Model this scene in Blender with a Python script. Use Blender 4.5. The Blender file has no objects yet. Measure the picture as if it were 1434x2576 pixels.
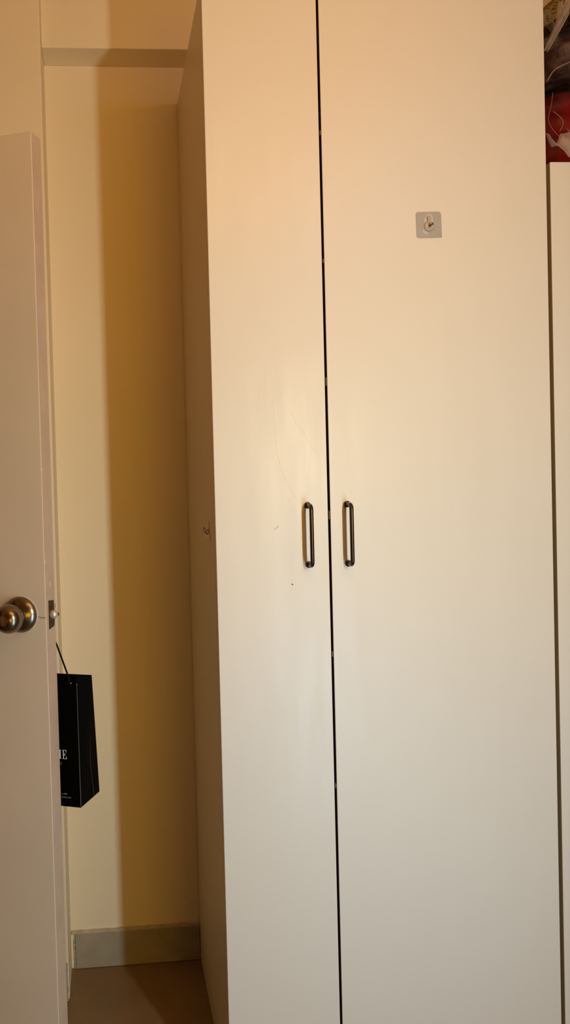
import bpy, bmesh, math, random
from mathutils import Vector, Matrix, noise

scene = bpy.context.scene
col = scene.collection
random.seed(7)

# ------------------------------------------------------------------ camera
FPX, W, H = 2000.0, 1434.0, 2576.0
YAW, PITCH, ROLL = math.radians(4.501), math.radians(1.190), math.radians(-1.608)
CX, CY = 426.66, 1240.45          # optical axis (the photograph is an off-centre crop)
cam_data = bpy.data.cameras.new('camera')
cam = bpy.data.objects.new('camera', cam_data)
col.objects.link(cam)
cam_data.sensor_fit = 'VERTICAL'
cam_data.sensor_height = 36.0
cam_data.lens = FPX / H * 36.0
cam_data.shift_x = (W / 2 - CX) / H
cam_data.shift_y = (CY - H / 2) / H
cam_data.clip_start = 0.05
fwd = Vector((math.sin(YAW) * math.cos(PITCH), math.cos(YAW) * math.cos(PITCH), -math.sin(PITCH)))
right0 = Vector((math.cos(YAW), -math.sin(YAW), 0))
up0 = right0.cross(fwd)
right = right0 * math.cos(ROLL) - up0 * math.sin(ROLL) * -1
up = up0 * math.cos(ROLL) - right0 * math.sin(ROLL)
cam.matrix_world = Matrix(((right.x, up.x, -fwd.x, 0), (right.y, up.y, -fwd.y, 0),
                           (right.z, up.z, -fwd.z, 1.42), (0, 0, 0, 1)))
scene.camera = cam

# ------------------------------------------------------------------ world, lights, exposure
world = bpy.data.worlds.new('world')
scene.world = world
world.use_nodes = True
world.node_tree.nodes['Background'].inputs[0].default_value = (1.0, 0.8, 0.55, 1)
world.node_tree.nodes['Background'].inputs[1].default_value = 0.0
scene.view_settings.view_transform = 'Standard'
scene.view_settings.look = 'None'
scene.view_settings.gamma = 1.0
scene.view_settings.use_curve_mapping = False
scene.view_settings.exposure = 0.0


def area_light(name, loc, aim, sx, sy, power, color):
    d = bpy.data.lights.new(name, 'AREA')
    d.shape = 'RECTANGLE'
    d.size, d.size_y, d.energy, d.color = sx, sy, power, color
    o = bpy.data.objects.new(name, d)
    col.objects.link(o)
    o.location = loc
    o.rotation_euler = (Vector(aim) - Vector(loc)).to_track_quat('-Z', 'Y').to_euler()
    return o


# narrow upright white tube lamp to the right of the viewer: crisp shadows of handles and wardrobe edge
area_light('tube_lamp_upper', (0.76, 0.42, 1.50), (0.30, 1.72, 1.50), 0.045, 0.5, 7.84, (1.0, 0.908, 0.638))
area_light('tube_lamp_lower', (0.765, 0.42, 0.64), (0.30, 1.72, 0.60), 0.05, 0.90, 8.60, (0.465, 0.753, 1.0))
# lamps near the ceiling, one tinted cool, the left one warm
area_light('ceiling_lamp', (1.0, 0.25, 2.42), (0.45, 1.9, 1.4), 0.5, 0.4, 3.20, (0.625, 0.75, 1.0))
area_light('ceiling_lamp_left', (0.45, 0.6, 2.45), (0.1, 2.2, 2.0), 0.7, 0.35, 4.88, (1.0, 0.434, 0.033))
# added orange fill light at the unseen far end of the room
area_light('rear_orange_fill', (0.9, -2.1, 0.9), (0.6, 1.7, 0.6), 0.9, 1.0, 15.20, (1.0, 0.539, 0.0))


# ------------------------------------------------------------------ helpers
def mat(name, color, rough=0.5, metal=0.0, spec=0.5, var=0.0, vscale=6.0, bump=0.0, bscale=60.0, tint=None, coat=0.0):
    m = bpy.data.materials.new(name)
    m.use_nodes = True
    nt = m.node_tree
    b = nt.nodes['Principled BSDF']
    b.inputs['Base Color'].default_value = (*color, 1)
    b.inputs['Roughness'].default_value = rough
    b.inputs['Metallic'].default_value = metal
    b.inputs['Specular IOR Level'].default_value = spec
    b.inputs['Coat Weight'].default_value = coat
    tc = nt.nodes.new('ShaderNodeTexCoord')
    if var > 0:
        n = nt.nodes.new('ShaderNodeTexNoise')
        n.inputs['Scale'].default_value = vscale
        n.inputs['Detail'].default_value = 5
        nt.links.new(tc.outputs['Object'], n.inputs['Vector'])
        r = nt.nodes.new('ShaderNodeMapRange')
        r.inputs['From Min'].default_value = 0.3
        r.inputs['From Max'].default_value = 0.7
        nt.links.new(n.outputs['Fac'], r.inputs['Value'])
        mx = nt.nodes.new('ShaderNodeMix')
        mx.data_type = 'RGBA'
        t = tint or tuple(c * (1 - var) for c in color)
        mx.inputs['A'].default_value = (*color, 1)
        mx.inputs['B'].default_value = (*t, 1)
        nt.links.new(r.outputs['Result'], mx.inputs['Factor'])
        nt.links.new(mx.outputs['Result'], b.inputs['Base Color'])
    if bump > 0:
        n2 = nt.nodes.new('ShaderNodeTexNoise')
        n2.inputs['Scale'].default_value = bscale
        n2.inputs['Detail'].default_value = 4
        nt.links.new(tc.outputs['Object'], n2.inputs['Vector'])
        bp = nt.nodes.new('ShaderNodeBump')
        bp.inputs['Strength'].default_value = bump
        bp.inputs['Distance'].default_value = 0.002
        nt.links.new(n2.outputs['Fac'], bp.inputs['Height'])
        nt.links.new(bp.outputs['Normal'], b.inputs['Normal'])
    return m


def add_box(bm, x0, x1, y0, y1, z0, z1, bev=0.0, seg=2):
    r = bmesh.ops.create_cube(bm, size=1)
    vs = r['verts']
    for v in vs:
        v.co = Vector(((x0 + x1) / 2 + v.co.x * (x1 - x0), (y0 + y1) / 2 + v.co.y * (y1 - y0), (z0 + z1) / 2 + v.co.z * (z1 - z0)))
    if bev > 0:
        es = list({e for v in vs for e in v.link_edges})
        bmesh.ops.bevel(bm, geom=es, offset=bev, segments=seg, affect='EDGES', profile=0.6)
    return bm


def box(x0, x1, y0, y1, z0, z1, bev=0.0, seg=2):
    return add_box(bmesh.new(), x0, x1, y0, y1, z0, z1, bev, seg)


def add_lathe(bm, prof, n=32, M=None):
    """profile of (radius, height) turned about local z"""
    rings = []
    for r, h in prof:
        if r < 1e-6:
            rings.append([bm.verts.new((0, 0, h))])
        else:
            rings.append([bm.verts.new((r * math.cos(2 * math.pi * k / n), r * math.sin(2 * math.pi * k / n), h)) for k in range(n)])
    vs = [v for ring in rings for v in ring]
    for a, b in zip(rings, rings[1:]):
        for k in range(n):
            k2 = (k + 1) % n
            if len(a) == 1 and len(b) == 1:
                continue
            if len(a) == 1:
                bm.faces.new((a[0], b[k], b[k2]))
            elif len(b) == 1:
                bm.faces.new((a[k], b[0], a[k2]))
            else:
                bm.faces.new((a[k], b[k], b[k2], a[k2]))
    if M is not None:
        bmesh.ops.transform(bm, matrix=M, verts=vs)
    return bm


def add_tube(bm, pts, r, n=16, cap=True, closed=False):
    pts = [Vector(p) for p in pts]
    rings = []
    ref = None
    N = len(pts)
    for i, p in enumerate(pts):
        if closed:
            t = (pts[(i + 1) % N] - pts[i - 1]).normalized()
        else:
            t = ((pts[min(i + 1, N - 1)] - pts[max(i - 1, 0)])).normalized()
        if ref is None:
            ref = t.orthogonal().normalized()
        ref = (ref - t * ref.dot(t)).normalized()
        bi = t.cross(ref)
        rr = r[i] if isinstance(r, (list, tuple)) else r
        rings.append([bm.verts.new(p + (ref * math.cos(2 * math.pi * k / n) + bi * math.sin(2 * math.pi * k / n)) * rr) for k in range(n)])
    pairs = list(zip(rings, rings[1:])) + ([(rings[-1], rings[0])] if closed else [])
    for a, b in pairs:
        for k in range(n):
            bm.faces.new((a[k], a[(k + 1) % n], b[(k + 1) % n], b[k]))
    if cap and not closed:
        bm.faces.new(rings[0])
        bm.faces.new(rings[-1])
    return bm


def add_prism(bm, outline, origin, ux, uy, depth):
    """flat outline (2D) on plane origin/ux/uy pushed along ux x uy by depth"""
    o, ux, uy = Vector(origin), Vector(ux), Vector(uy)
    n = ux.cross(uy).normalized()
    a = [bm.verts.new(o + ux * p[0] + uy * p[1]) for p in outline]
    b = [bm.verts.new(o + ux * p[0] + uy * p[1] + n * depth) for p in outline]
    f1 = bm.faces.new(list(reversed(a)))
    f2 = bm.faces.new(b)
    k = len(outline)
    for i in range(k):
        bm.faces.new((a[i], a[(i + 1) % k], b[(i + 1) % k], b[i]))
    f1.normal_update()
    f2.normal_update()
    bmesh.ops.triangulate(bm, faces=[f1, f2], ngon_method='EAR_CLIP')
    return bm


def obj(name, bm, material, parent=None, smooth=False, at=(0, 0, 0)):
    """one mesh object; bm in world metres, stored relative to the parent's base point"""
    if not isinstance(bm, bpy.types.Mesh):
        bmesh.ops.recalc_face_normals(bm, faces=bm.faces)
        me = bpy.data.meshes.new(name)
        bm.to_mesh(me)
        bm.free()
    else:
        me = bm
    me.materials.clear()
    me.materials.append(material)
    if smooth:
        for p in me.polygons:
            p.use_smooth = True
        try:
            me.set_sharp_from_angle(angle=math.radians(38))
        except Exception:
            pass
    o = bpy.data.objects.new(name, me)
    col.objects.link(o)
    if parent is not None:
        o.parent = parent
    o.location = at
    return o


def smooth_path(P, k=6):
    out = []
    for i in range(len(P) - 1):
        p0, p1, p2, p3 = [Vector(P[min(max(i + d, 0), len(P) - 1)]) for d in (-1, 0, 1, 2)]
        for q in range(k):
            t = q / k
            out.append(0.5 * ((2 * p1) + (p2 - p0) * t + (2 * p0 - 5 * p1 + 4 * p2 - p3) * t * t + (3 * p1 - p0 - 3 * p2 + p3) * t ** 3))
    out.append(Vector(P[-1]))
    return out


def thing(name, label, cat, loc, rotz=0.0, group=None):
    o = bpy.data.objects.new(name, None)
    o.empty_display_size = 0.05
    col.objects.link(o)
    o.location = loc
    o.rotation_euler = (0, 0, rotz)
    o['label'], o['category'] = label, cat
    if group:
        o['group'] = group
    return o


def part(name, bm, material, root, smooth=False, world=True, parent=None):
    """part of an unrotated root, shape given in world metres"""
    if world:
        bmesh.ops.translate(bm, vec=-Vector(root.location), verts=bm.verts)
    return obj(name, bm, material, parent or root, smooth)


def struct(name, bm, material, label=None, smooth=False):
    o = obj(name, bm, material, None, smooth)
    o['kind'] = 'structure'
    if label:
        o['label'] = label
    return o


# ------------------------------------------------------------------ materials
M_wall = mat('cream_wall_paint', (0.88, 0.75, 0.52), 0.62, spec=0.25, var=0.05, vscale=2.0, bump=0.05, bscale=180)
M_warmwall = mat('warm_bounce_ochre', (0.55, 0.25, 0.05), 0.7, spec=0.2, var=0.05, vscale=2.0)  # unseen walls, ochre chosen to bounce warm light into the room
M_ceil = mat('ceiling_paint', (0.82, 0.74, 0.52), 0.8, spec=0.2, var=0.04, vscale=2.0)
M_floor = mat('brown_floor_tile', (0.25, 0.145, 0.06), 0.35, spec=0.4, var=0.25, vscale=5.0, bump=0.03, bscale=30)
M_skirt = mat('grey_skirting_tile', (0.43, 0.37, 0.26), 0.45, spec=0.4, var=0.28, vscale=9.0, bump=0.05, bscale=60)
M_skirt_cut = mat('grout', (0.72, 0.66, 0.52), 0.9, var=0.3, vscale=40, bump=0.3, bscale=120)
M_doorpaint = mat('beige_door_paint', (0.73, 0.64, 0.51), 0.42, spec=0.4, var=0.07, vscale=5.0, bump=0.10, bscale=35)
M_carcass = mat('cream_board', (0.70, 0.58, 0.40), 0.38, spec=0.4, var=0.03, vscale=3.0)
M_dark = mat('dark_interior', (0.10, 0.075, 0.05), 0.7)
M_handle = mat('dark_bronze_metal', (0.085, 0.068, 0.055), 0.24, metal=1.0)
M_knob = mat('satin_bronze_steel', (0.23, 0.18, 0.125), 0.25, metal=1.0, var=0.1, vscale=30)
M_oldbrass = mat('tarnished_plate', (0.14, 0.09, 0.05), 0.45, metal=0.8, var=0.5, vscale=120, bump=0.3, bscale=300)
M_bolt = mat('worn_steel_bolt', (0.72, 0.68, 0.60), 0.35, metal=0.7)
M_black = mat('black_card', (0.0018, 0.0016, 0.0015), 0.6, spec=0.03)
M_cord = mat('black_cord', (0.005, 0.004, 0.004), 0.8, spec=0.1)
M_worn = mat('worn_fold_grey', (0.12, 0.108, 0.09), 0.7)
M_white = mat('white_print', (0.85, 0.82, 0.76), 0.6)
M_greyprint = mat('grey_print', (0.30, 0.27, 0.23), 0.6)
M_crack = mat('dark_crack', (0.10, 0.06, 0.03), 0.9)
M_chip = mat('bare_filler', (0.82, 0.74, 0.62), 0.9, var=0.2, vscale=90)


def laminate(name, scuffs):
    """satin cream laminate with faint hand marks and fine scratches"""
    m = mat(name, (0.80, 0.75, 0.66), 0.34, spec=0.45, var=0.02, vscale=2.5)
    nt = m.node_tree
    b = nt.nodes['Principled BSDF']
    tc = nt.nodes['Texture Coordinate']
    # roughness smears
    mp = nt.nodes.new('ShaderNodeMapping')
    mp.inputs['Rotation'].default_value = (0, math.radians(32), 0)
    mp.inputs['Scale'].default_value = (26, 26, 4)
    nt.links.new(tc.outputs['Object'], mp.inputs['Vector'])
    n = nt.nodes.new('ShaderNodeTexNoise')
    n.inputs['Scale'].default_value = 1.0
    n.inputs['Detail'].default_value = 6
    nt.links.new(mp.outputs['Vector'], n.inputs['Vector'])
    r = nt.nodes.new('ShaderNodeMapRange')
    r.inputs['From Min'].default_value = 0.35
    r.inputs['From Max'].default_value = 0.7
    r.inputs['To Min'].default_value = 0.36
    r.inputs['To Max'].default_value = 0.47
    nt.links.new(n.outputs['Fac'], r.inputs['Value'])
    nt.links.new(r.outputs['Result'], b.inputs['Roughness'])
    if scuffs:
        # grey smears kept to the area above the handles
        base = b.inputs['Base Color'].links[0].from_socket
        r2 = nt.nodes.new('ShaderNodeMapRange')
        r2.inputs['From Min'].default_value = 0.60
        r2.inputs['From Max'].default_value = 0.78
        nt.links.new(n.outputs['Fac'], r2.inputs['Value'])
        vm = nt.nodes.new('ShaderNodeVectorMath')
        vm.operation = 'DISTANCE'
        sc = nt.nodes.new('ShaderNodeMapping')
        sc.inputs['Location'].default_value = tuple(-s for s in scuffs)
        nt.links.new(tc.outputs['Object'], sc.inputs['Vector'])
        sc2 = nt.nodes.new('ShaderNodeMapping')
        sc2.inputs['Scale'].default_value = (1.0, 0.0, 0.45)
        nt.links.new(sc.outputs['Vector'], sc2.inputs['Vector'])
        nt.links.new(sc2.outputs['Vector'], vm.inputs[0])
        r3 = nt.nodes.new('ShaderNodeMapRange')
        r3.inputs['From Min'].default_value = 0.04
        r3.inputs['From Max'].default_value = 0.13
        r3.inputs['To Min'].default_value = 0.45
        r3.inputs['To Max'].default_value = 0.0
        nt.links.new(vm.outputs['Value'], r3.inputs['Value'])
        mu = nt.nodes.new('ShaderNodeMath')
        mu.operation = 'MULTIPLY'
        nt.links.new(r2.outputs['Result'], mu.inputs[0])
        nt.links.new(r3.outputs['Result'], mu.inputs[1])
        mx = nt.nodes.new('ShaderNodeMix')
        mx.data_type = 'RGBA'
        mx.inputs['B'].default_value = (0.35, 0.32, 0.26, 1)
        nt.links.new(base, mx.inputs['A'])
        nt.links.new(mu.outputs['Value'], mx.inputs['Factor'])
        nt.links.new(mx.outputs['Result'], b.inputs['Base Color'])
    return m


M_lam = laminate('cream_laminate', None)
M_lam_scuffed = laminate('cream_laminate_scuffed', (-0.19, 0.0, 1.50))

# ------------------------------------------------------------------ room shell
YB, YW, YS = 2.300, 2.160, 2.203        # back wall, left pier face, beam face
XR = -0.1420                              # pier corner
XL, XE, YN, ZC = -0.95, 2.65, -2.20, 2.92
ZSOF = 2.595

struct('floor', box(XL - .1, XE + .1, YN - .1, YB + .1, -0.06, 0.0), M_floor, 'dark brown tiled floor beside the wardrobe')
struct('ceiling', box(XL - .1, XE + .1, YN - .1, YB + .1, ZC, ZC + 0.06), M_ceil)
struct('wall_back', box(XR, XE + .1, YB, YB + 0.1, 0, ZC), M_wall, 'cream painted wall in the recess behind the wardrobe')
struct('wall_pier', box(XL - .1, XR, YW, YB + 0.1, 0, ZC, 0.004), M_wall, 'cream painted wall pier behind the open door')
struct('trim_1', box(XR, XE, YS, YB, ZSOF, ZC, 0.003), M_wall, 'cream painted beam boxed out above the recess')
struct('wall_right', box(XE, XE + 0.1, YN, YB, 0, ZC), M_warmwall)
struct('wall_rear', box(XL - .1, XE + .1, YN - 0.1, YN, 0, ZC), M_warmwall)
# left wall with the doorway the open door belongs to
HY0, HY1, HZ = 0.93, 1.77, 2.07
bm = box(XL - 0.1, XL, YN, HY0, 0, ZC)
add_box(bm, XL - 0.1, XL, HY1, YW, 0, ZC)
add_box(bm, XL - 0.1, XL, HY0, HY1, HZ, ZC)
struct('wall_left', bm, M_warmwall)
bm = box(XL - 0.11, XL + 0.01, HY1 - 0.03, HY1, 0, HZ)
add_box(bm, XL - 0.11, XL + 0.01, HY0, HY0 + 0.03, 0, HZ)
add_box(bm, XL - 0.11, XL + 0.01, HY0, HY1, HZ - 0.03, HZ)
struct('trim_2', bm, M_doorpaint)
struct('wall_corridor', box(XL - 1.0, XL - 0.9, 0.3, 2.4, 0, ZC), M_wall)

# skirting: back wall and pier, in short tile lengths
SK = 0.104


def skirting(name, pieces, mtl, label):
    root = bpy.data.objects.new(name, None)
    col.objects.link(root)
    root['kind'] = 'structure'
    root['label'] = label
    for p in pieces:
        obj('skirting_tile', box(*p, 0.0015, 1), mtl, root)
    return root


skirting('baseboard_back', [(XR + 0.012, 0.2330, YB - 0.008, YB, 0.001, SK)], M_skirt, 'grey tile skirting along the recess wall')
skirting('baseboard_pier', [(XL + 0.001, XR - 0.004, YW - 0.010, YW, 0.001, SK)], M_skirt, 'grey tile skirting on the pier behind the door')
# rough plaster lip above the skirting and the worn grout at the corner
bm = bmesh.new()
n = 60
for side in range(1):
    top, bot = [], []
    for i in range(n + 1):
        x = XR + 0.002 + (0.2325 - XR - 0.002) * i / n
        j = noise.noise(Vector((x * 55, 3.1, 0))) * 0.0028
        k = noise.noise(Vector((x * 30, 9.1, 0))) * 0.0022
        top.append((x, SK + 0.007 + k))
        bot.append((x, SK - 0.001 + j))
    out = [(a, b) for a, b in bot] + [(a, b) for a, b in reversed(top)]
    add_prism(bm, out, (0, YB - 0.0005, 0), (1, 0, 0), (0, 0, 1), 0.0065)
lip = struct('trim_3', bm, mat('plaster_lip', (0.62, 0.52, 0.36), 0.85, var=0.3, vscale=50, bump=0.4, bscale=90), 'rough plaster line over the grey skirting')
bm = bmesh.new()
def ragged_strip(x, z0, z1, w, seed):
    n = 18
    a = [(x + noise.noise(Vector((i * 0.9, seed, 0))) * 0.0012, z0 + (z1 - z0) * i / n) for i in range(n + 1)]
    b_ = [(p[0] + w * (0.55 + 0.45 * noise.noise(Vector((i * 0.7, seed, 7)))), p[1]) for i, p in enumerate(a)]
    return a + list(reversed(b_))
add_prism(bm, ragged_strip(XR + 0.0095, 0.002, SK - 0.012, 0.0032, 1.5), (0, YB - 0.0005, 0), (1, 0, 0), (0, 0, 1), 0.0078)
add_prism(bm, ragged_strip(XR - 0.0040, 0.002, SK - 0.004, 0.0026, 4.5), (0, YW + 0.0005, 0), (1, 0, 0), (0, 0, 1), 0.0100)
struct('trim_4', bm, M_skirt_cut, 'pale grout line at the ends of the skirting')

# ------------------------------------------------------------------ room door
A = (-0.1172, 1.46)
DROT = math.radians(-21.1)
DT = 0.038
door = obj('door_1', box(-0.80, 0, 0, DT, 0.010, 2.050, 0.0016, 2), M_doorpaint, None, False, (A[0], A[1], 0))
door.rotation_euler = (0, 0, DROT)
door['kind'] = 'structure'
door['label'] = 'beige painted room door standing open at the left'

obj('edge_band', box(-0.0002, 0.0005, 0.0012, DT - 0.0008, 0.012, 2.0485), mat('worn_edge_paint', (0.50, 0.36, 0.26), 0.55, spec=0.3, var=0.14, vscale=14, bump=0.2, bscale=60), door)

KX, KZ = -0.0515, 1.1735
RYm = Matrix.Rotation(math.radians(90), 4, 'X')      # local z -> -y (towards the viewer)
Tk = Matrix.Translation((KX, 0, KZ)) @ RYm
rose = obj('knob_rose', add_lathe(bmesh.new(), [(0.0, 0), (0.0330, 0), (0.0332, 0.0018), (0.0318, 0.0045), (0.0285, 0.0085), (0.0240, 0.0120), (0.0185, 0.0150), (0.0150, 0.0170), (0.0, 0.0172)], 64, Tk), M_knob, door, True)
knob = obj('knob', add_lathe(bmesh.new(), [(0.0140, 0.0165), (0.0135, 0.0190), (0.0130, 0.0240), (0.0165, 0.0258), (0.0215, 0.0300), (0.0250, 0.0370), (0.0262, 0.0445), (0.0255, 0.0520), (0.0228, 0.0590), (0.0185, 0.0645), (0.0132, 0.0680), (0.0105, 0.0690), (0.0100, 0.0684), (0.0, 0.0684)], 64, Tk), M_knob, door, True)
kw = obj('key_cylinder', add_lathe(bmesh.new(), [(0.0, 0.0683), (0.0094, 0.0683), (0.0094, 0.0692), (0.0082, 0.0698), (0.0, 0.0698)], 32, Tk), mat('key_cylinder_steel', (0.30, 0.25, 0.18), 0.3, metal=1.0), knob, True)
obj('keyhole', box(KX - 0.0012, KX + 0.0012, -0.0701, -0.0697, KZ - 0.0055, KZ + 0.0055), M_crack, knob)
# ragged unpainted ring around the rose
bm = bmesh.new()
outl = []
for i in range(72):
    a = 2 * math.pi * i / 72
    r = 0.0338 + 0.0011 * noise.noise(Vector((math.cos(a) * 3, math.sin(a) * 3, 2))) + 0.0009 * max(0, math.cos(a - 0.3))
    outl.append((KX + r * math.cos(a), KZ + r * math.sin(a)))
add_prism(bm, outl, (0, 0, 0), (1, 0, 0), (0, 0, 1), 0.0004)
obj('bare_ring', bm, M_chip, door)
# far side knob, the paper bag hangs from it
Tk2 = Matrix.Translation((KX, DT, KZ)) @ Matrix.Rotation(math.radians(-90), 4, 'X')
obj('knob_rose', add_lathe(bmesh.new(), [(0.0, 0), (0.0330, 0), (0.0318, 0.0045), (0.0240, 0.0120), (0.0150, 0.0170), (0.0, 0.0172)], 40, Tk2), M_knob, door, True)
obj('knob', add_lathe(bmesh.new(), [(0.0105, 0.0165), (0.0100, 0.0300), (0.0165, 0.0330), (0.0250, 0.0420), (0.0262, 0.0500), (0.0228, 0.0640), (0.0132, 0.0730), (0.0, 0.0735)], 40, Tk2), M_knob, door, True)
# latch on the door edge
PZ0, PZ1 = 1.1455, 1.1985
bm = bmesh.new()
add_prism(bm, [(0.0090, PZ0), (0.0300, PZ0 + 0.003), (0.0320, PZ0 + 0.012), (0.0308, PZ1 - 0.002), (0.0100, PZ1)], (0.0004, 0, 0), (0, 1, 0), (0, 0, 1), 0.0012)
plate = obj('latch_plate', bm, M_oldbrass, door)
for z in (PZ0 + 0.009, PZ1 - 0.008):
    obj('screw', add_lathe(bmesh.new(), [(0, 0.001), (0.0028, 0.001), (0.0024, 0.0019), (0, 0.0021)], 14, Matrix.Translation((0, 0.0195, z)) @ Matrix.Rotation(math.radians(90), 4, 'Y')), M_oldbrass, plate, True)
bolt = obj('latch_bolt', add_lathe(bmesh.new(), [(0, -0.004), (0.0078, -0.004), (0.0082, 0.003), (0.0076, 0.0065), (0.0055, 0.0095), (0.0028, 0.0108), (0, 0.0112)], 28, Matrix.Translation((0.0012, 0.0215, 1.1715)) @ Matrix.Rotation(math.radians(90), 4, 'Y')), M_bolt, door, True)
obj('latch_pin', add_lathe(bmesh.new(), [(0, -0.004), (0.0030, -0.004), (0.0030, 0.008), (0.0022, 0.0092), (0, 0.0095)], 16, Matrix.Translation((0.0012, 0.0325, 1.1700)) @ Matrix.Rotation(math.radians(90), 4, 'Y')), M_crack, door, True)
# crack in the paint between rose and latch
bm = bmesh.new()
cp = [(-0.0172, 1.1700), (-0.0145, 1.1704), (-0.0120, 1.1692), (-0.0104, 1.1680), (-0.0088, 1.1692), (-0.0066, 1.1690), (-0.0044, 1.1680), (-0.0022, 1.1688), (-0.0012, 1.1686)]
add_tube(bm, [(x, -0.0001, z) for x, z in cp], [0.0001, 0.0004, 0.0003, 0.0006, 0.0005, 0.0005, 0.0006, 0.0004, 0.0003], 6)
obj('paint_crack', bm, M_crack, door)
# chips along the edge
for (y, z, w, h) in ((0.0010, 1.437, 0.0012, 0.004), (0.0010, 1.268, 0.0012, 0.005), (0.0180, 1.2230, 0.0014, 0.009)):
    obj('paint_chip', box(0.0, 0.0009, y, y + w, z, z + h), M_chip, door)

# ------------------------------------------------------------------ wardrobe
X0, X1 = 0.2346, 1.0030
YF, DTH = 1.724, 0.018
YC0, YC1 = YF + DTH + 0.0035, YB - 0.003
ZT, ZD0 = 2.492, 0.085
wr = thing('wardrobe', 'tall cream two-door wardrobe with dark bow handles', 'wardrobe', ((X0 + X1) / 2, (YF + YC1) / 2, 0))
T = 0.018
part('side_panel', box(X0, X0 + T, YC0, YC1, 0.001, ZT, 0.0008, 1), M_carcass, wr)
part('side_panel', box(X1 - T, X1, YC0, YC1, 0.001, ZT, 0.0008, 1), M_carcass, wr)
part('top_panel', box(X0 + T, X1 - T, YC0, YC1, ZT - T, ZT), M_carcass, wr)
part('bottom_panel', box(X0 + T, X1 - T, YC0, YC1, ZD0, ZD0 + T), M_carcass, wr)
part('back_panel', box(X0 + T, X1 - T, YC1 - 0.006, YC1, ZD0 + T, ZT - T), M_dark, wr)
part('plinth', box(X0 + T, X1 - T, YC0 + 0.03, YC0 + 0.048, 0.001, ZD0), M_carcass, wr)
part('partition', box(0.478, 0.496, YC0 + 0.004, YC1 - 0.007, ZD0 + T, ZT - T), M_dark, wr)
GL0, GL1 = 0.4856, 0.4912
doorL = part('door', box(X0, GL0, YF, YF + DTH, ZD0, ZT - 0.002, 0.0010, 2), M_lam_scuffed, wr)
doorL['label'] = 'narrow cream wardrobe door'
doorR = part('door', box(GL1, X1, YF, YF + DTH, ZD0, ZT - 0.002, 0.0010, 2), M_lam, wr)
doorR['label'] = 'wide cream wardrobe door'
M_gap_shade = mat('gap_shade_edge', (0.075, 0.045, 0.022), 0.9)  # near-black strips, shade of the gap between the doors put into colour
part('edge_band', box(GL1 - 0.0005, GL1 + 0.0002, YF + 0.0012, YF + DTH - 0.001, ZD0 + 0.001, ZT - 0.003), M_gap_shade, wr, parent=doorR)
part('edge_band', box(GL0 - 0.0002, GL0 + 0.0005, YF + 0.0012, YF + DTH - 0.001, ZD0 + 0.001, ZT - 0.003), M_gap_shade, wr, parent=doorL)
M_gap = mat('tan_bumper', (0.20, 0.14, 0.075), 0.7)
for z, h in ((2.165, 0.010), (1.885, 0.008), (1.620, 0.018), (1.325, 0.018), (1.015, 0.012), (0.72, 0.010)):
    part('door_bumper', box(GL1 - 0.0026, GL1 + 0.0004, YF + 0.003, YF + 0.012, z - h / 2, z + h / 2), M_gap, wr, parent=doorR)


def handle_bm(x, zt, zb):
    s, r, br = 0.0335, 0.0046, 0.0105
    bm = bmesh.new()
    pts = [(x, YF - 0.001, zt)]
    cz, cy = zt - br, YF - s + br
    for i in range(9):
        a = math.pi / 2 * i / 8
        pts.append((x, cy - br * math.sin(a), cz + br * math.cos(a)))
    cz2 = zb + br
    for i in range(9):
        a = math.pi / 2 * i / 8
        pts.append((x, cy - br * math.cos(a), cz2 - br * math.sin(a)))
    pts.append((x, YF - 0.001, zb))
    add_tube(bm, pts, r, 20)
    for z in (zt, zb):
        add_lathe(bm, [(0, 0), (0.0074, 0), (0.0074, 0.0035), (0.0068, 0.0055), (0.0050, 0.0064), (0.0046, 0.0066)], 28, Matrix.Translation((x, YF, z)) @ RYm)
    return bm


part('handle', handle_bm(0.4396, 1.3482, 1.2172), M_handle, wr, True, parent=doorL)
part('handle', handle_bm(0.5285, 1.3482, 1.2168), M_handle, wr, True, parent=doorR)
# nail hole under the left handle and a dark nick beside it
bm = bmesh.new()
add_prism(bm, [(-0.0022, 0.0012), (-0.0004, 0.0020), (0.0016, 0.0004), (0.0020, -0.0018), (0.0002, -0.0016), (-0.0010, 0.0002)], (0.4013, YF + 0.0001, 1.1745), (1, 0, 0), (0, 0, 1), 0.0003)
part('nail_hole', bm, M_crack, wr, parent=doorL)

# fine scratches and a small nick on the narrow door
M_scr = mat('grey_scratch', (0.74, 0.69, 0.60), 0.6)
for pts, r in (([(0.369, 1.585), (0.371, 1.53), (0.375, 1.47), (0.388, 1.415), (0.408, 1.375), (0.425, 1.352)], 0.00035),
               ([(0.376, 1.61), (0.380, 1.565), (0.384, 1.535)], 0.00025),
               ([(0.408, 1.552), (0.420, 1.528), (0.434, 1.508)], 0.00035),
               ([(0.434, 1.515), (0.452, 1.478), (0.472, 1.452)], 0.0003),
               ([(0.394, 1.372), (0.402, 1.352), (0.412, 1.338)], 0.0003)):
    bm = bmesh.new()
    add_tube(bm, smooth_path([(x, YF + r * 0.55, z) for x, z in pts]), r, 6)
    part('scratch', bm, M_scr, wr, parent=doorL)
for pts in ([(0.3655, 1.2985), (0.3690, 1.3000), (0.3712, 1.3020), (0.3745, 1.3052)], [(0.3640, 1.2955), (0.3665, 1.2965)]):
    bm = bmesh.new()
    add_tube(bm, [(x, YF, z) for x, z in pts], 0.00035, 5)
    part('nick', bm, M_crack, wr, parent=doorL)

# adhesive hook on the wide door
HX, HZ_ = 0.7291, 1.9618
hk = thing('adhesive_hook', 'square grey adhesive hook stuck on the wide wardrobe door', 'hook', (HX, YF, HZ_ - 0.0285))


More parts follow.
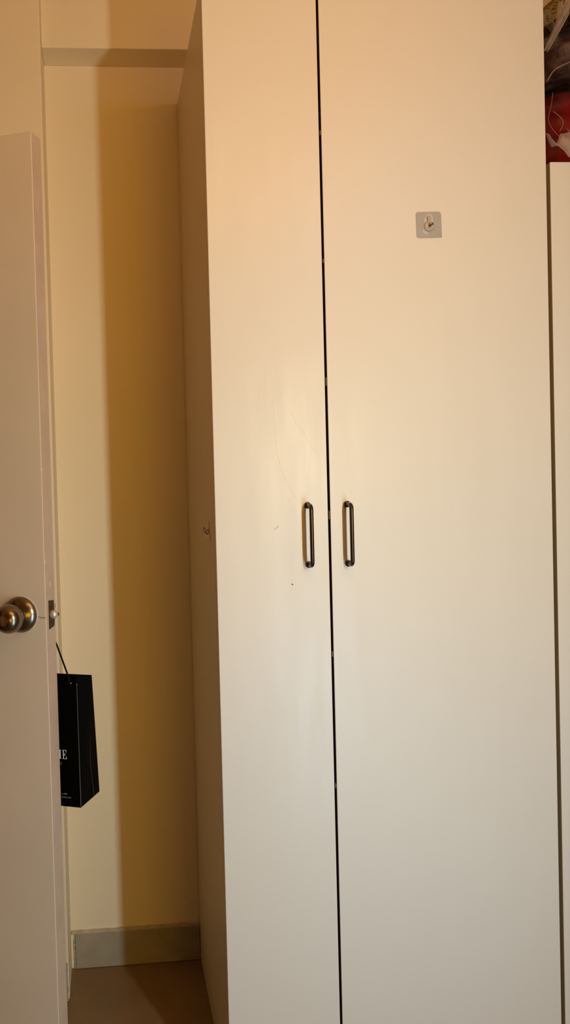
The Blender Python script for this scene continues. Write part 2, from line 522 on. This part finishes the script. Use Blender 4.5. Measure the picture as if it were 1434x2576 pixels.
def rrect(w, h, r, n=6, tilt=0.0):
    rs = r if isinstance(r, (list, tuple)) else [r] * 4
    o = []
    for k, (sx, sy) in enumerate(((1, 1), (-1, 1), (-1, -1), (1, -1))):
        rr = rs[k]
        for i in range(n + 1):
            a = math.pi / 2 * (k + i / n)
            x, y = sx * (w / 2 - rr) + rr * math.cos(a), sy * (h / 2 - rr) + rr * math.sin(a)
            o.append((x * math.cos(tilt) - y * math.sin(tilt), x * math.sin(tilt) + y * math.cos(tilt)))
    return o


ti = math.radians(1.0)
M_plate = mat('grey_film_plastic', (0.43, 0.40, 0.35), 0.35, spec=0.4, var=0.06, vscale=60)
M_bub = mat('pale_bubble', (0.60, 0.55, 0.46), 0.3, spec=0.4, var=0.1, vscale=100)
M_clear = mat('milky_plastic', (0.52, 0.46, 0.37), 0.12, spec=0.6, coat=0.6)
part('plate', add_prism(bmesh.new(), rrect(0.0580, 0.0575, (0.007, 0.006, 0.006, 0.0022), 6, ti), (HX, YF - 0.0001, HZ_), (1, 0, 0), (0, 0, 1), 0.0009), M_plate, hk)
for pb in ([(-0.0085, 0.0150), (-0.0020, 0.0182), (-0.0010, 0.0245), (-0.0070, 0.0190)],
           [(-0.0010, 0.0245), (-0.0020, 0.0182), (0.0036, 0.0175), (0.0075, 0.0205), (0.0030, 0.0245)],
           [(0.0036, 0.0175), (0.0040, 0.0080), (0.0098, 0.0042), (0.0092, 0.0140), (0.0075, 0.0205)],
           [(-0.0115, 0.0145), (-0.0110, 0.0070), (-0.0080, 0.0045), (-0.0042, 0.0080), (-0.0050, 0.0140)],
           [(-0.0130, -0.0112), (-0.0155, -0.0145), (-0.0080, -0.0210), (-0.0060, -0.0150)],
           [(-0.0060, -0.0150), (-0.0080, -0.0210), (-0.0030, -0.0215), (-0.0020, -0.0185)]):
    part('air_bubble', add_prism(bmesh.new(), pb, (HX, YF - 0.0008, HZ_), (1, 0, 0), (0, 0, 1), 0.0004), M_bub, hk)
kh = []
for i in range(25):
    a = math.radians(108 + (324) * i / 24)
    kh.append((0.0103 * math.cos(a), -0.0035 + 0.0103 * math.sin(a)))
kh += [(0.0036, 0.0100), (0.0038, 0.0165), (0.0018, 0.0190), (-0.0018, 0.0190), (-0.0038, 0.0165), (-0.0036, 0.0100)]
bm = add_lathe(bmesh.new(), [(0, 0), (0.0103, 0), (0.0103, 0.0022), (0.0, 0.0022)], 36, Matrix.Translation((HX, YF - 0.0008, HZ_ - 0.0035)) @ RYm)
add_box(bm, HX - 0.0037, HX + 0.0037, YF - 0.0031, YF - 0.0008, HZ_ + 0.0040, HZ_ + 0.0188)
boss = part('boss', bm, M_clear, hk)
bm = bmesh.new()
add_tube(bm, [(HX + p[0], YF - 0.0030, HZ_ + p[1]) for p in kh], 0.0006, 6, closed=True)
part('boss_rim', bm, mat('brown_rim', (0.36, 0.30, 0.22), 0.2), hk, True, parent=boss)  # rim darker and browner than the boss
M_screw = mat('brown_screw_metal', (0.20, 0.12, 0.06), 0.3, metal=0.9)
bm = bmesh.new()
prof = [(0.0, 0.0)]
for i in range(13):
    prof += [(0.0019 + (0.0006 if i % 2 else 0), 0.0004 + i * 0.0011)]
prof += [(0.0028, 0.0150), (0.0028, 0.0165), (0.0017, 0.0166), (0.0013, 0.0158), (0, 0.0158)]
add_lathe(bm, prof, 20, Matrix.Translation((HX + 0.0006, YF - 0.002, HZ_ - 0.0030)) @ RYm)
part('screw', bm, M_screw, hk, True)

# torn sticker on the side panel
st = thing('sticker_scrap', 'torn paper sticker with a dark scribble on the wardrobe side', 'sticker', (X0, 1.885, 1.275))
so = []
for i in range(32):
    a = 2 * math.pi * i / 32
    so.append((0.058 * math.cos(a) * (1 + 0.06 * noise.noise(Vector((math.cos(a) * 2, math.sin(a) * 2, 0)))), 0.0125 * math.sin(a) * (1 + 0.15 * noise.noise(Vector((math.cos(a) * 3, math.sin(a) * 3, 5))))))
# outline drawn on (towards camera = -y, up)
part('paper', add_prism(bmesh.new(), so, (X0 + 0.0001, 1.885, 1.2835), (0, -1, 0), (0, 0, 1), 0.0004), mat('torn_paper', (0.95, 0.76, 0.62), 0.9, var=0.15, vscale=70), st)
bm = bmesh.new()
sc = [(.039, .0102), (.023, .0067), (.004, .0014), (-.019, .0031), (-.012, .0072), (-.046, .0078), (-.054, .0008), (-.035, -.0027), (.019, -.0027), (.039, .0008), (.046, .009)]
fine = []
for i in range(len(sc) - 1):
    for k in range(5):
        t = k / 5
        p0, p1, p2, p3 = sc[max(i - 1, 0)], sc[i], sc[i + 1], sc[min(i + 2, len(sc) - 1)]
        q = [0.5 * ((2 * p1[j]) + (-p0[j] + p2[j]) * t + (2 * p0[j] - 5 * p1[j] + 4 * p2[j] - p3[j]) * t * t + (-p0[j] + 3 * p1[j] - 3 * p2[j] + p3[j]) * t ** 3) for j in (0, 1)]
        fine.append(q)
L, Rr = [], []
for i, q in enumerate(fine):
    a, b = fine[max(i - 1, 0)], fine[min(i + 1, len(fine) - 1)]
    d = Vector((b[0] - a[0], (b[1] - a[1]), 0))
    d = d.normalized() if d.length > 0 else Vector((1, 0, 0))
    nrm = Vector((-d.y * 0.0060, d.x * 0.0013, 0))
    L.append((q[0] + nrm.x, q[1] + nrm.y))
    Rr.append((q[0] - nrm.x, q[1] - nrm.y))
for i in range(len(fine) - 1):
    vs = [bm.verts.new((X0 - 0.0006, 1.885 - p[0], 1.2845 + p[1])) for p in (L[i], L[i + 1], Rr[i + 1], Rr[i])]
    bm.faces.new(vs)
part('scribble', bm, mat('maroon_ink', (0.035, 0.008, 0.006), 0.8), st)
bm = bmesh.new()
add_prism(bm, [(0.042, 0.031), (0.050, 0.030), (0.066, 0.004), (0.070, -0.016), (0.060, -0.012), (0.056, 0.006)], (X0 + 0.0001, 1.885, 1.2835), (0, -1, 0), (0, 0, 1), 0.0004)
part('peeled_strip', bm, mat('brown_peel', (0.28, 0.15, 0.06), 0.8), st)

# ------------------------------------------------------------------ low cabinet on the right
N0, N1, NZ = 1.0128, 1.66, 2.1015
nc = thing('cupboard', 'lower cream cupboard standing right of the wardrobe', 'cabinet', ((N0 + N1) / 2, 2.0, 0))
M_side = mat('shaded_side_board', (0.42, 0.31, 0.16), 0.5, var=0.05, vscale=5)  # browner than the other boards, shade of the narrow gap put into colour
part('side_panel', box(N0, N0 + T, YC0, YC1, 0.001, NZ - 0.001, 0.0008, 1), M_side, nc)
part('side_panel', box(N1 - T, N1, YC0, YC1, 0.001, NZ - 0.001, 0.0008, 1), M_carcass, nc)
part('top_panel', box(N0 + T, N1 - T, YC0, YC1, NZ - 0.001 - T, NZ - 0.001), M_carcass, nc)
part('bottom_panel', box(N0 + T, N1 - T, YC0, YC1, ZD0, ZD0 + T), M_carcass, nc)
part('back_panel', box(N0 + T, N1 - T, YC1 - 0.006, YC1, ZD0 + T, NZ - T - 0.001), M_dark, nc)
part('plinth', box(N0 + T, N1 - T, YC0 + 0.03, YC0 + 0.048, 0.001, ZD0), M_carcass, nc)
ndoor = part('door', box(N0, N1, YF, YF + DTH, ZD0, NZ, 0.0012, 2), M_lam, nc)
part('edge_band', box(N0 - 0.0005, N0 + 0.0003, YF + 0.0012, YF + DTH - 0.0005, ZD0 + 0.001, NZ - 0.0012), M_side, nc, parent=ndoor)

# ------------------------------------------------------------------ bundles in plastic on the cupboard


def lump(c, r, seed, amp=0.10, e=2.6, nu=64, nv=40, zmin=None, xmin=None, zmax=None):
    """soft superellipsoid with folds"""
    bm = bmesh.new()
    rows = []
    for j in range(nv + 1):
        v = math.pi * j / nv
        row = []
        for i in range(nu):
            u = 2 * math.pi * i / nu
            d = Vector((math.sin(v) * math.cos(u), math.sin(v) * math.sin(u), math.cos(v)))
            s = (abs(d.x) ** e + abs(d.y) ** e + abs(d.z) ** e) ** (-1 / e)
            k = 1 + amp * noise.noise(d * 2.3 + Vector((seed, 0, 0))) + amp * 0.6 * noise.noise(d * 6 + Vector((seed, 5, 0)))
            p = Vector((c[0] + d.x * s * r[0] * k, c[1] + d.y * s * r[1] * k, c[2] + d.z * s * r[2] * k))
            if zmin is not None:
                p.z = max(p.z, zmin)
            if zmax is not None:
                p.z = min(p.z, zmax)
            if xmin is not None:
                p.x = max(p.x, xmin)
            row.append(p)
        rows.append(row)
    top = bm.verts.new(rows[0][0])
    bot = bm.verts.new(rows[-1][0])
    rings = [[bm.verts.new(p) for p in row] for row in rows[1:-1]]
    for i in range(nu):
        i2 = (i + 1) % nu
        bm.faces.new((top, rings[0][i], rings[0][i2]))
        bm.faces.new((rings[-1][i], bot, rings[-1][i2]))
    for a, b in zip(rings, rings[1:]):
        for i in range(nu):
            i2 = (i + 1) % nu
            bm.faces.new((a[i], b[i], b[i2], a[i2]))
    return bm


def film(name, haze, tint, rough=0.12, crease=0.5, gloss=0.10):
    m = bpy.data.materials.new(name)
    m.use_nodes = True
    nt = m.node_tree
    nt.nodes.clear()
    out = nt.nodes.new('ShaderNodeOutputMaterial')
    tr = nt.nodes.new('ShaderNodeBsdfTransparent')
    tr.inputs[0].default_value = (0.93, 0.92, 0.90, 1)
    gl = nt.nodes.new('ShaderNodeBsdfGlossy')
    gl.inputs['Color'].default_value = (0.95, 0.93, 0.9, 1)
    gl.inputs['Roughness'].default_value = rough
    df = nt.nodes.new('ShaderNodeBsdfDiffuse')
    df.inputs[0].default_value = (*tint, 1)
    tc = nt.nodes.new('ShaderNodeTexCoord')
    n = nt.nodes.new('ShaderNodeTexNoise')
    n.inputs['Scale'].default_value = 28
    n.inputs['Detail'].default_value = 4
    n.inputs['Distortion'].default_value = 0.3
    nt.links.new(tc.outputs['Object'], n.inputs['Vector'])
    bp = nt.nodes.new('ShaderNodeBump')
    bp.inputs['Strength'].default_value = crease
    bp.inputs['Distance'].default_value = 0.01
    nt.links.new(n.outputs['Fac'], bp.inputs['Height'])
    nt.links.new(bp.outputs['Normal'], gl.inputs['Normal'])
    r = nt.nodes.new('ShaderNodeMapRange')
    r.inputs['From Min'].default_value = 0.40
    r.inputs['From Max'].default_value = 0.68
    r.inputs['To Min'].default_value = haze * 0.15
    r.inputs['To Max'].default_value = haze
    nt.links.new(n.outputs['Fac'], r.inputs['Value'])
    if haze > 0.6:
        r.inputs['To Min'].default_value = haze * 0.6
    m1 = nt.nodes.new('ShaderNodeMixShader')
    nt.links.new(r.outputs['Result'], m1.inputs[0])
    nt.links.new(tr.outputs[0], m1.inputs[1])
    nt.links.new(df.outputs[0], m1.inputs[2])
    lw = nt.nodes.new('ShaderNodeLayerWeight')
    lw.inputs['Blend'].default_value = gloss
    nt.links.new(bp.outputs['Normal'], lw.inputs['Normal'])
    m2 = nt.nodes.new('ShaderNodeMixShader')
    nt.links.new(lw.outputs['Fresnel'], m2.inputs[0])
    nt.links.new(m1.outputs[0], m2.inputs[1])
    nt.links.new(gl.outputs[0], m2.inputs[2])
    nt.links.new(m2.outputs[0], out.inputs[0])
    return m


M_red = mat('red_cloth', (0.36, 0.006, 0.002), 0.8, spec=0.1, var=0.6, vscale=9, tint=(0.10, 0.002, 0.002), bump=0.3, bscale=200)
M_maroon = mat('maroon_cloth', (0.055, 0.002, 0.002), 0.85, spec=0.1, var=0.4, vscale=8, bump=0.3, bscale=200)
M_film = film('clear_plastic_film', 0.05, (0.55, 0.45, 0.38), 0.10, 0.25)
M_film_milky = film('milky_plastic_film', 0.34, (0.42, 0.32, 0.25), 0.10, 0.3)
M_film_flap = film('milky_flap_film', 0.74, (0.55, 0.45, 0.38), 0.2, 0.0, 0.02)
M_seam = film('film_fold_line', 0.8, (0.34, 0.22, 0.18), 0.2, 0.0)

o = obj('red_cloth_bundle', lump((1.255, 2.005, 2.216), (0.228, 0.222, 0.118), 1.0, 0.06, 3.4, zmax=2.3420, zmin=2.1045, xmin=1.020), M_red, None, True)
o['label'] = 'bright red folded cloth inside clear plastic on the cupboard'
o['category'] = 'cloth'
o = obj('maroon_cloth_bundle', lump((1.262, 1.985, 2.396), (0.230, 0.215, 0.056), 4.0, 0.07, 3.0, zmin=2.345, xmin=1.020), M_maroon, None, True)
o['label'] = 'dark maroon cloth bundle resting on the red bundle'
o['category'] = 'cloth'

# patterned gold cloth draped on top
m = mat('gold_block_print', (0.33, 0.22, 0.085), 0.85, spec=0.1)
nt = m.node_tree
b = nt.nodes['Principled BSDF']
tc = nt.nodes['Texture Coordinate']
mp = nt.nodes.new('ShaderNodeMapping')
mp.inputs['Rotation'].default_value = (0, math.radians(30), 0)
mp.inputs['Scale'].default_value = (16, 16, 58)
nt.links.new(tc.outputs['Object'], mp.inputs['Vector'])
vo = nt.nodes.new('ShaderNodeTexVoronoi')
nt.links.new(mp.outputs['Vector'], vo.inputs['Vector'])
rr = nt.nodes.new('ShaderNodeMapRange')
rr.inputs['From Min'].default_value = 0.25
rr.inputs['From Max'].default_value = 0.42
nt.links.new(vo.outputs['Distance'], rr.inputs['Value'])
mx = nt.nodes.new('ShaderNodeMix')
mx.data_type = 'RGBA'
mx.inputs['A'].default_value = (0.035, 0.010, 0.006, 1)
mx.inputs['B'].default_value = (0.24, 0.155, 0.055, 1)
nt.links.new(rr.outputs['Result'], mx.inputs['Factor'])
nt.links.new(mx.outputs['Result'], b.inputs['Base Color'])
bm = bmesh.new()
nx, ny = 46, 30
grid = []
for j in range(ny + 1):
    row = []
    for i in range(nx + 1):
        u, v = i / nx, j / ny
        x = 1.020 + 0.45 * u
        y = 1.775 + 0.40 * v
        z = 2.456 + 0.135 * min(1, u / 0.34) ** 0.9 - 0.10 * max(0, u - 0.6)
        z += 0.008 * noise.noise(Vector((u * 9, v * 5, 1))) + 0.006 * math.sin(u * 40 + v * 3) * min(1, u * 6)
        if v < 0.10:
            z -= (0.10 - v) * 0.42
            y = 1.775 + 0.04 + (v - 0.1) * 0.15 + 0.004 * math.sin(u * 34)
        row.append(bm.verts.new((x, y, max(z, 2.41))))
    grid.append(row)
for j in range(ny):
    for i in range(nx):
        bm.faces.new((grid[j][i], grid[j][i + 1], grid[j + 1][i + 1], grid[j + 1][i]))
o = obj('patterned_cloth', bm, m, None, True)
so_ = o.modifiers.new('thickness', 'SOLIDIFY')
so_.thickness = 0.004
o['label'] = 'gold cloth with dark printed motifs on top of the maroon bundle'
o['category'] = 'cloth'


def sheet(fn, nu, nv):
    bm = bmesh.new()
    g = [[bm.verts.new(fn(i / nu, j / nv)) for i in range(nu + 1)] for j in range(nv + 1)]
    for j in range(nv):
        for i in range(nu):
            bm.faces.new((g[j][i], g[j][i + 1], g[j + 1][i + 1], g[j + 1][i]))
    return bm


# lower plastic bag: film wrapped round the red bundle, and a crumpled flap hanging in front
pb1 = thing('plastic_bag', 'clear plastic bag wrapped round the red cloth, crumpled flap in front', 'plastic bag', (1.255, 1.98, 2.1035))
part('film', lump((1.258, 2.005, 2.218), (0.238, 0.236, 0.1225), 1.0, 0.06, 3.4, zmax=2.3435, zmin=2.1035, xmin=1.0145), M_film, pb1, True)


def flap(u, v):
    x = 1.004 + 0.175 * u
    ztop = 2.166 - 0.030 * math.sin(min(1, u / 0.20) * math.pi) * (1 if u < 0.2 else 0) + (0.05 * max(0, u - 0.22) if u > 0.22 else 0)
    zbot = 2.150 - 0.045 * min(1, u / 0.24) + 0.022 * max(0, u - 0.26) / 0.3
    z = zbot + (ztop - zbot) * v
    y = 1.7045 + 0.022 * v * v + 0.004 * noise.noise(Vector((u * 6, v * 2, 0))) + 0.0022 * math.sin(u * 30 + v * 5) + 0.010 * u
    return Vector((x, y, z))


part('flap', sheet(flap, 40, 12), M_film_flap, pb1, True)
# folded seam lines of the film
bm = bmesh.new()
for pts, r in (([(1.020, 1.742, 2.290), (1.034, 1.739, 2.312), (1.060, 1.737, 2.326), (1.095, 1.735, 2.338), (1.15, 1.735, 2.341), (1.24, 1.737, 2.341)], 0.0016),
               ([(1.030, 1.738, 2.262), (1.024, 1.735, 2.232), (1.018, 1.737, 2.200), (1.030, 1.735, 2.175), (1.048, 1.728, 2.150)], 0.0007),
               ([(1.030, 1.737, 2.220), (1.044, 1.733, 2.205), (1.049, 1.731, 2.190), (1.040, 1.730, 2.172)], 0.0008),
               ([(1.056, 1.728, 2.176), (1.066, 1.727, 2.168), (1.064, 1.726, 2.155)], 0.0007)):
    add_tube(bm, smooth_path(pts), r, 8)
part('seam', bm, M_seam, pb1, True)

pb2 = thing('plastic_bag', 'twisted clear plastic bag round the dark maroon bundle, above the red one', 'plastic bag', (1.26, 1.98, 2.3445))
part('film', lump((1.262, 1.985, 2.398), (0.238, 0.232, 0.061), 4.0, 0.07, 3.0, zmin=2.3445, xmin=1.0145), M_film_milky, pb2, True)


def twist(p0, p1, w0, w1, sag, ph):
    p0, p1 = Vector(p0), Vector(p1)
    d = (p1 - p0).normalized()
    s = d.cross(Vector((0, 1, 0))).normalized()

    def fn(u, v):
        c = p0.lerp(p1, v)
        w = w0 + (w1 - w0) * v
        return c + s * (u - 0.5) * w + Vector((0, -1, 0)) * (sag * math.sin(u * math.pi) + 0.003 * math.sin(u * 15 + v * 4 + ph))
    return sheet(fn, 14, 14)


part('twisted_neck', twist((1.014, 1.740, 2.352), (1.088, 1.742, 2.486), 0.010, 0.024, 0.010, 0), M_film_flap, pb2, True)
part('twisted_neck', twist((1.044, 1.745, 2.395), (1.020, 1.748, 2.445), 0.008, 0.026, 0.008, 1.3), M_film_milky, pb2, True)
part('twisted_neck', twist((1.043, 1.745, 2.400), (1.058, 1.748, 2.470), 0.005, 0.012, 0.006, 2.1), M_film_flap, pb2, True)

# ------------------------------------------------------------------ black paper bag behind the door
bagroot = thing('paper_bag', 'black paper carrier bag hanging behind the open door', 'bag', (A[0], A[1], 0.0), DROT)
bagroot.location.z = 0.7975
Z0, Z1 = 0.0, 0.2490           # local heights over the bag base
XA, XB = -0.170, 0.0305
yf, yb = 0.060, 0.141
ft = 0.066
bm = bmesh.new()
V = {}


def v(k, x, y, z):
    V[k] = bm.verts.new((x, y, z))


v('fl0', XA, yf, Z0); v('fr0', XB, yf, Z0); v('br0', XB + 0.0055, yb, Z0); v('bl0', XA - 0.003, yb, Z0)
v('gr0', XB + 0.0035, (yf + yb) / 2 + 0.012, Z0); v('gl0', XA, (yf + yb) / 2, Z0)
zg = 0.075
v('grm', XB + 0.0085, yf + 0.030, zg)
v('glm', XA - 0.006, yf + 0.030, zg)
v('fl1', XA + 0.004, yf + 0.001, Z1); v('fr1', XB - 0.0015, yf + 0.001, Z1)
v('gr1', XB + 0.0215, yf + 0.016, Z1 - 0.0010); v('gl1', XA - 0.017, yf + 0.016, Z1 - 0.001)
v('br1', XB + 0.0190, yf + 0.026, Z1 - 0.002); v('bl1', XA - 0.012, yf + 0.026, Z1 - 0.002)
F = lambda *k: bm.faces.new([V[i] for i in k])
F('fl0', 'fr0', 'fr1', 'fl1')
F('fr0', 'gr0', 'grm'); F('fr0', 'grm', 'gr1', 'fr1')
F('gr0', 'br0', 'grm'); F('grm', 'br0', 'br1', 'gr1')
F('br0', 'bl0', 'bl1', 'br1')
F('bl0', 'gl0', 'glm'); F('glm', 'gl1', 'bl1', 'bl0')
F('gl0', 'fl0', 'glm'); F('fl0', 'fl1', 'gl1', 'glm')
F('fl0', 'gl0', 'bl0', 'br0', 'gr0', 'fr0')
body = obj('bag_body', bm, M_black, bagroot)
sm = body.modifiers.new('paper', 'SOLIDIFY')
sm.thickness = 0.0006
sm.offset = 1
# worn fold between front and gusset, crease of the gusset
bm = bmesh.new()
add_tube(bm, [(XB + 0.0007, yf - 0.0007, 0.002), (XB - 0.0008, yf + 0.0002, Z1 - 0.016)], [0.00065, 0.00045], 6)
obj('worn_fold', bm, M_worn, bagroot)
bm = bmesh.new()
add_tube(bm, [(XB + 0.0058, yf + 0.0525, 0.002), (XB + 0.0094, yf + 0.0297, zg), (XB + 0.0130, yf + 0.026, 0.13)], [0.0005, 0.0004, 0.0002], 6)
obj('gusset_crease', bm, mat('faint_crease', (0.045, 0.04, 0.035), 0.7), bagroot)
# cord: right eyelet up to the far knob and down to the hidden eyelet
ZK = KZ + 0.011 - 0.7975
bm = bmesh.new()
pts = [(0.0152, yf - 0.0014, Z1 - 0.010), (0.0145, yf - 0.0018, Z1 - 0.001), (0.0030, yf - 0.0015, 0.279), (-0.0084, yf - 0.001, 0.309), (-0.0300, yf, 0.352), (-0.0440, yf, ZK - 0.003), (-0.0515, yf, ZK + 0.0005),
       (-0.0590, yf, ZK - 0.003), (-0.0720, yf, 0.352), (-0.1000, yf - 0.001, 0.300), (-0.1280, yf - 0.0018, Z1), (-0.1285, yf - 0.0014, Z1 - 0.010)]
add_tube(bm, pts, 0.0017, 10)
obj('cord_handle', bm, M_cord, bagroot, True)
# tiny metal glints of the eyelets
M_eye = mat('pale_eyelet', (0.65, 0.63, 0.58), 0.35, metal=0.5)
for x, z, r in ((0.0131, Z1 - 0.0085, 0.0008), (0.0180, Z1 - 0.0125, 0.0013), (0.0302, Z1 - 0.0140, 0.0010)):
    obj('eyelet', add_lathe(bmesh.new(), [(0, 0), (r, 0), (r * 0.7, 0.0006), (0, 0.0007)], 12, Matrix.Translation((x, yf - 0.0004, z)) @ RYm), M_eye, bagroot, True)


def stroke(polys, name, mtl, ox, oz, sx, sz):
    bm = bmesh.new()
    for pl in polys:
        add_prism(bm, [(p[0] * sx, p[1] * sz) for p in pl], (ox, yf - 0.0007, oz), (1, 0, 0), (0, 0, 1), 0.0002)
    return obj(name, bm, mtl, bagroot)


# didone E and M on a 1 x 1 box
E_ = [[(0.0, 1.0), (0.42, 1.0), (0.42, 0.97), (0.30, 0.95), (0.30, 0.05), (0.42, 0.03), (0.42, 0.0), (0.0, 0.0), (0.0, 0.03), (0.10, 0.05), (0.10, 0.95), (0.0, 0.97)],
      [(0.42, 1.0), (0.90, 1.0), (0.92, 0.70), (0.87, 0.70), (0.80, 0.88), (0.68, 0.95), (0.42, 0.97)],
      [(0.42, 0.0), (0.96, 0.0), (0.98, 0.30), (0.93, 0.30), (0.86, 0.14), (0.72, 0.05), (0.42, 0.03)],
      [(0.30, 0.515), (0.46, 0.53), (0.57, 0.66), (0.62, 0.66), (0.62, 0.33), (0.57, 0.33), (0.46, 0.48), (0.30, 0.485)]]
M_ = [[(0.72, 1.0), (1.02, 1.0), (1.02, 0.97), (0.93, 0.95), (0.93, 0.05), (1.02, 0.03), (1.02, 0.0), (0.66, 0.0), (0.66, 0.03), (0.75, 0.05), (0.75, 0.95)],
      [(0.0, 1.0), (0.22, 1.0), (0.52, 0.25), (0.75, 0.95), (0.75, 1.0), (0.70, 1.0), (0.46, 0.02), (0.14, 0.86), (0.14, 0.05), (0.22, 0.03), (0.22, 0.0), (0.0, 0.0), (0.0, 0.03), (0.10, 0.05), (0.10, 0.95), (0.0, 0.97)]]
stroke(E_, 'printed_letter', M_white, -0.0034, 0.0908, 0.0086, 0.0172)
stroke(M_, 'printed_letter', M_white, -0.0205, 0.0908, 0.0140, 0.0172)


def text(name, s, size, x_right, z, mtl):
    cu = bpy.data.curves.new(name, 'FONT')
    cu.body = s
    cu.size = size
    cu.align_x = 'RIGHT'
    cu.extrude = 0.00005
    t = bpy.data.objects.new(name, cu)
    col.objects.link(t)
    bpy.context.view_layer.update()
    dg = bpy.context.evaluated_depsgraph_get()
    me = bpy.data.meshes.new_from_object(t.evaluated_get(dg))
    bpy.data.objects.remove(t)
    me.transform(Matrix.Translation((x_right, yf - 0.0008, z)) @ Matrix.Rotation(math.radians(90), 4, 'X') @ Matrix.Diagonal((0.9, 1, 1, 1)))
    me.materials.clear()
    return obj(name, me, mtl, bagroot)


text('printed_text', 'E', 0.0064, -0.0058, 0.0797, M_greyprint)
text('printed_text', 'o 668', 0.0050, 0.0034, 0.0222, M_greyprint)
text('printed_text', 'home.com', 0.0050, 0.0116, 0.0160, M_greyprint)
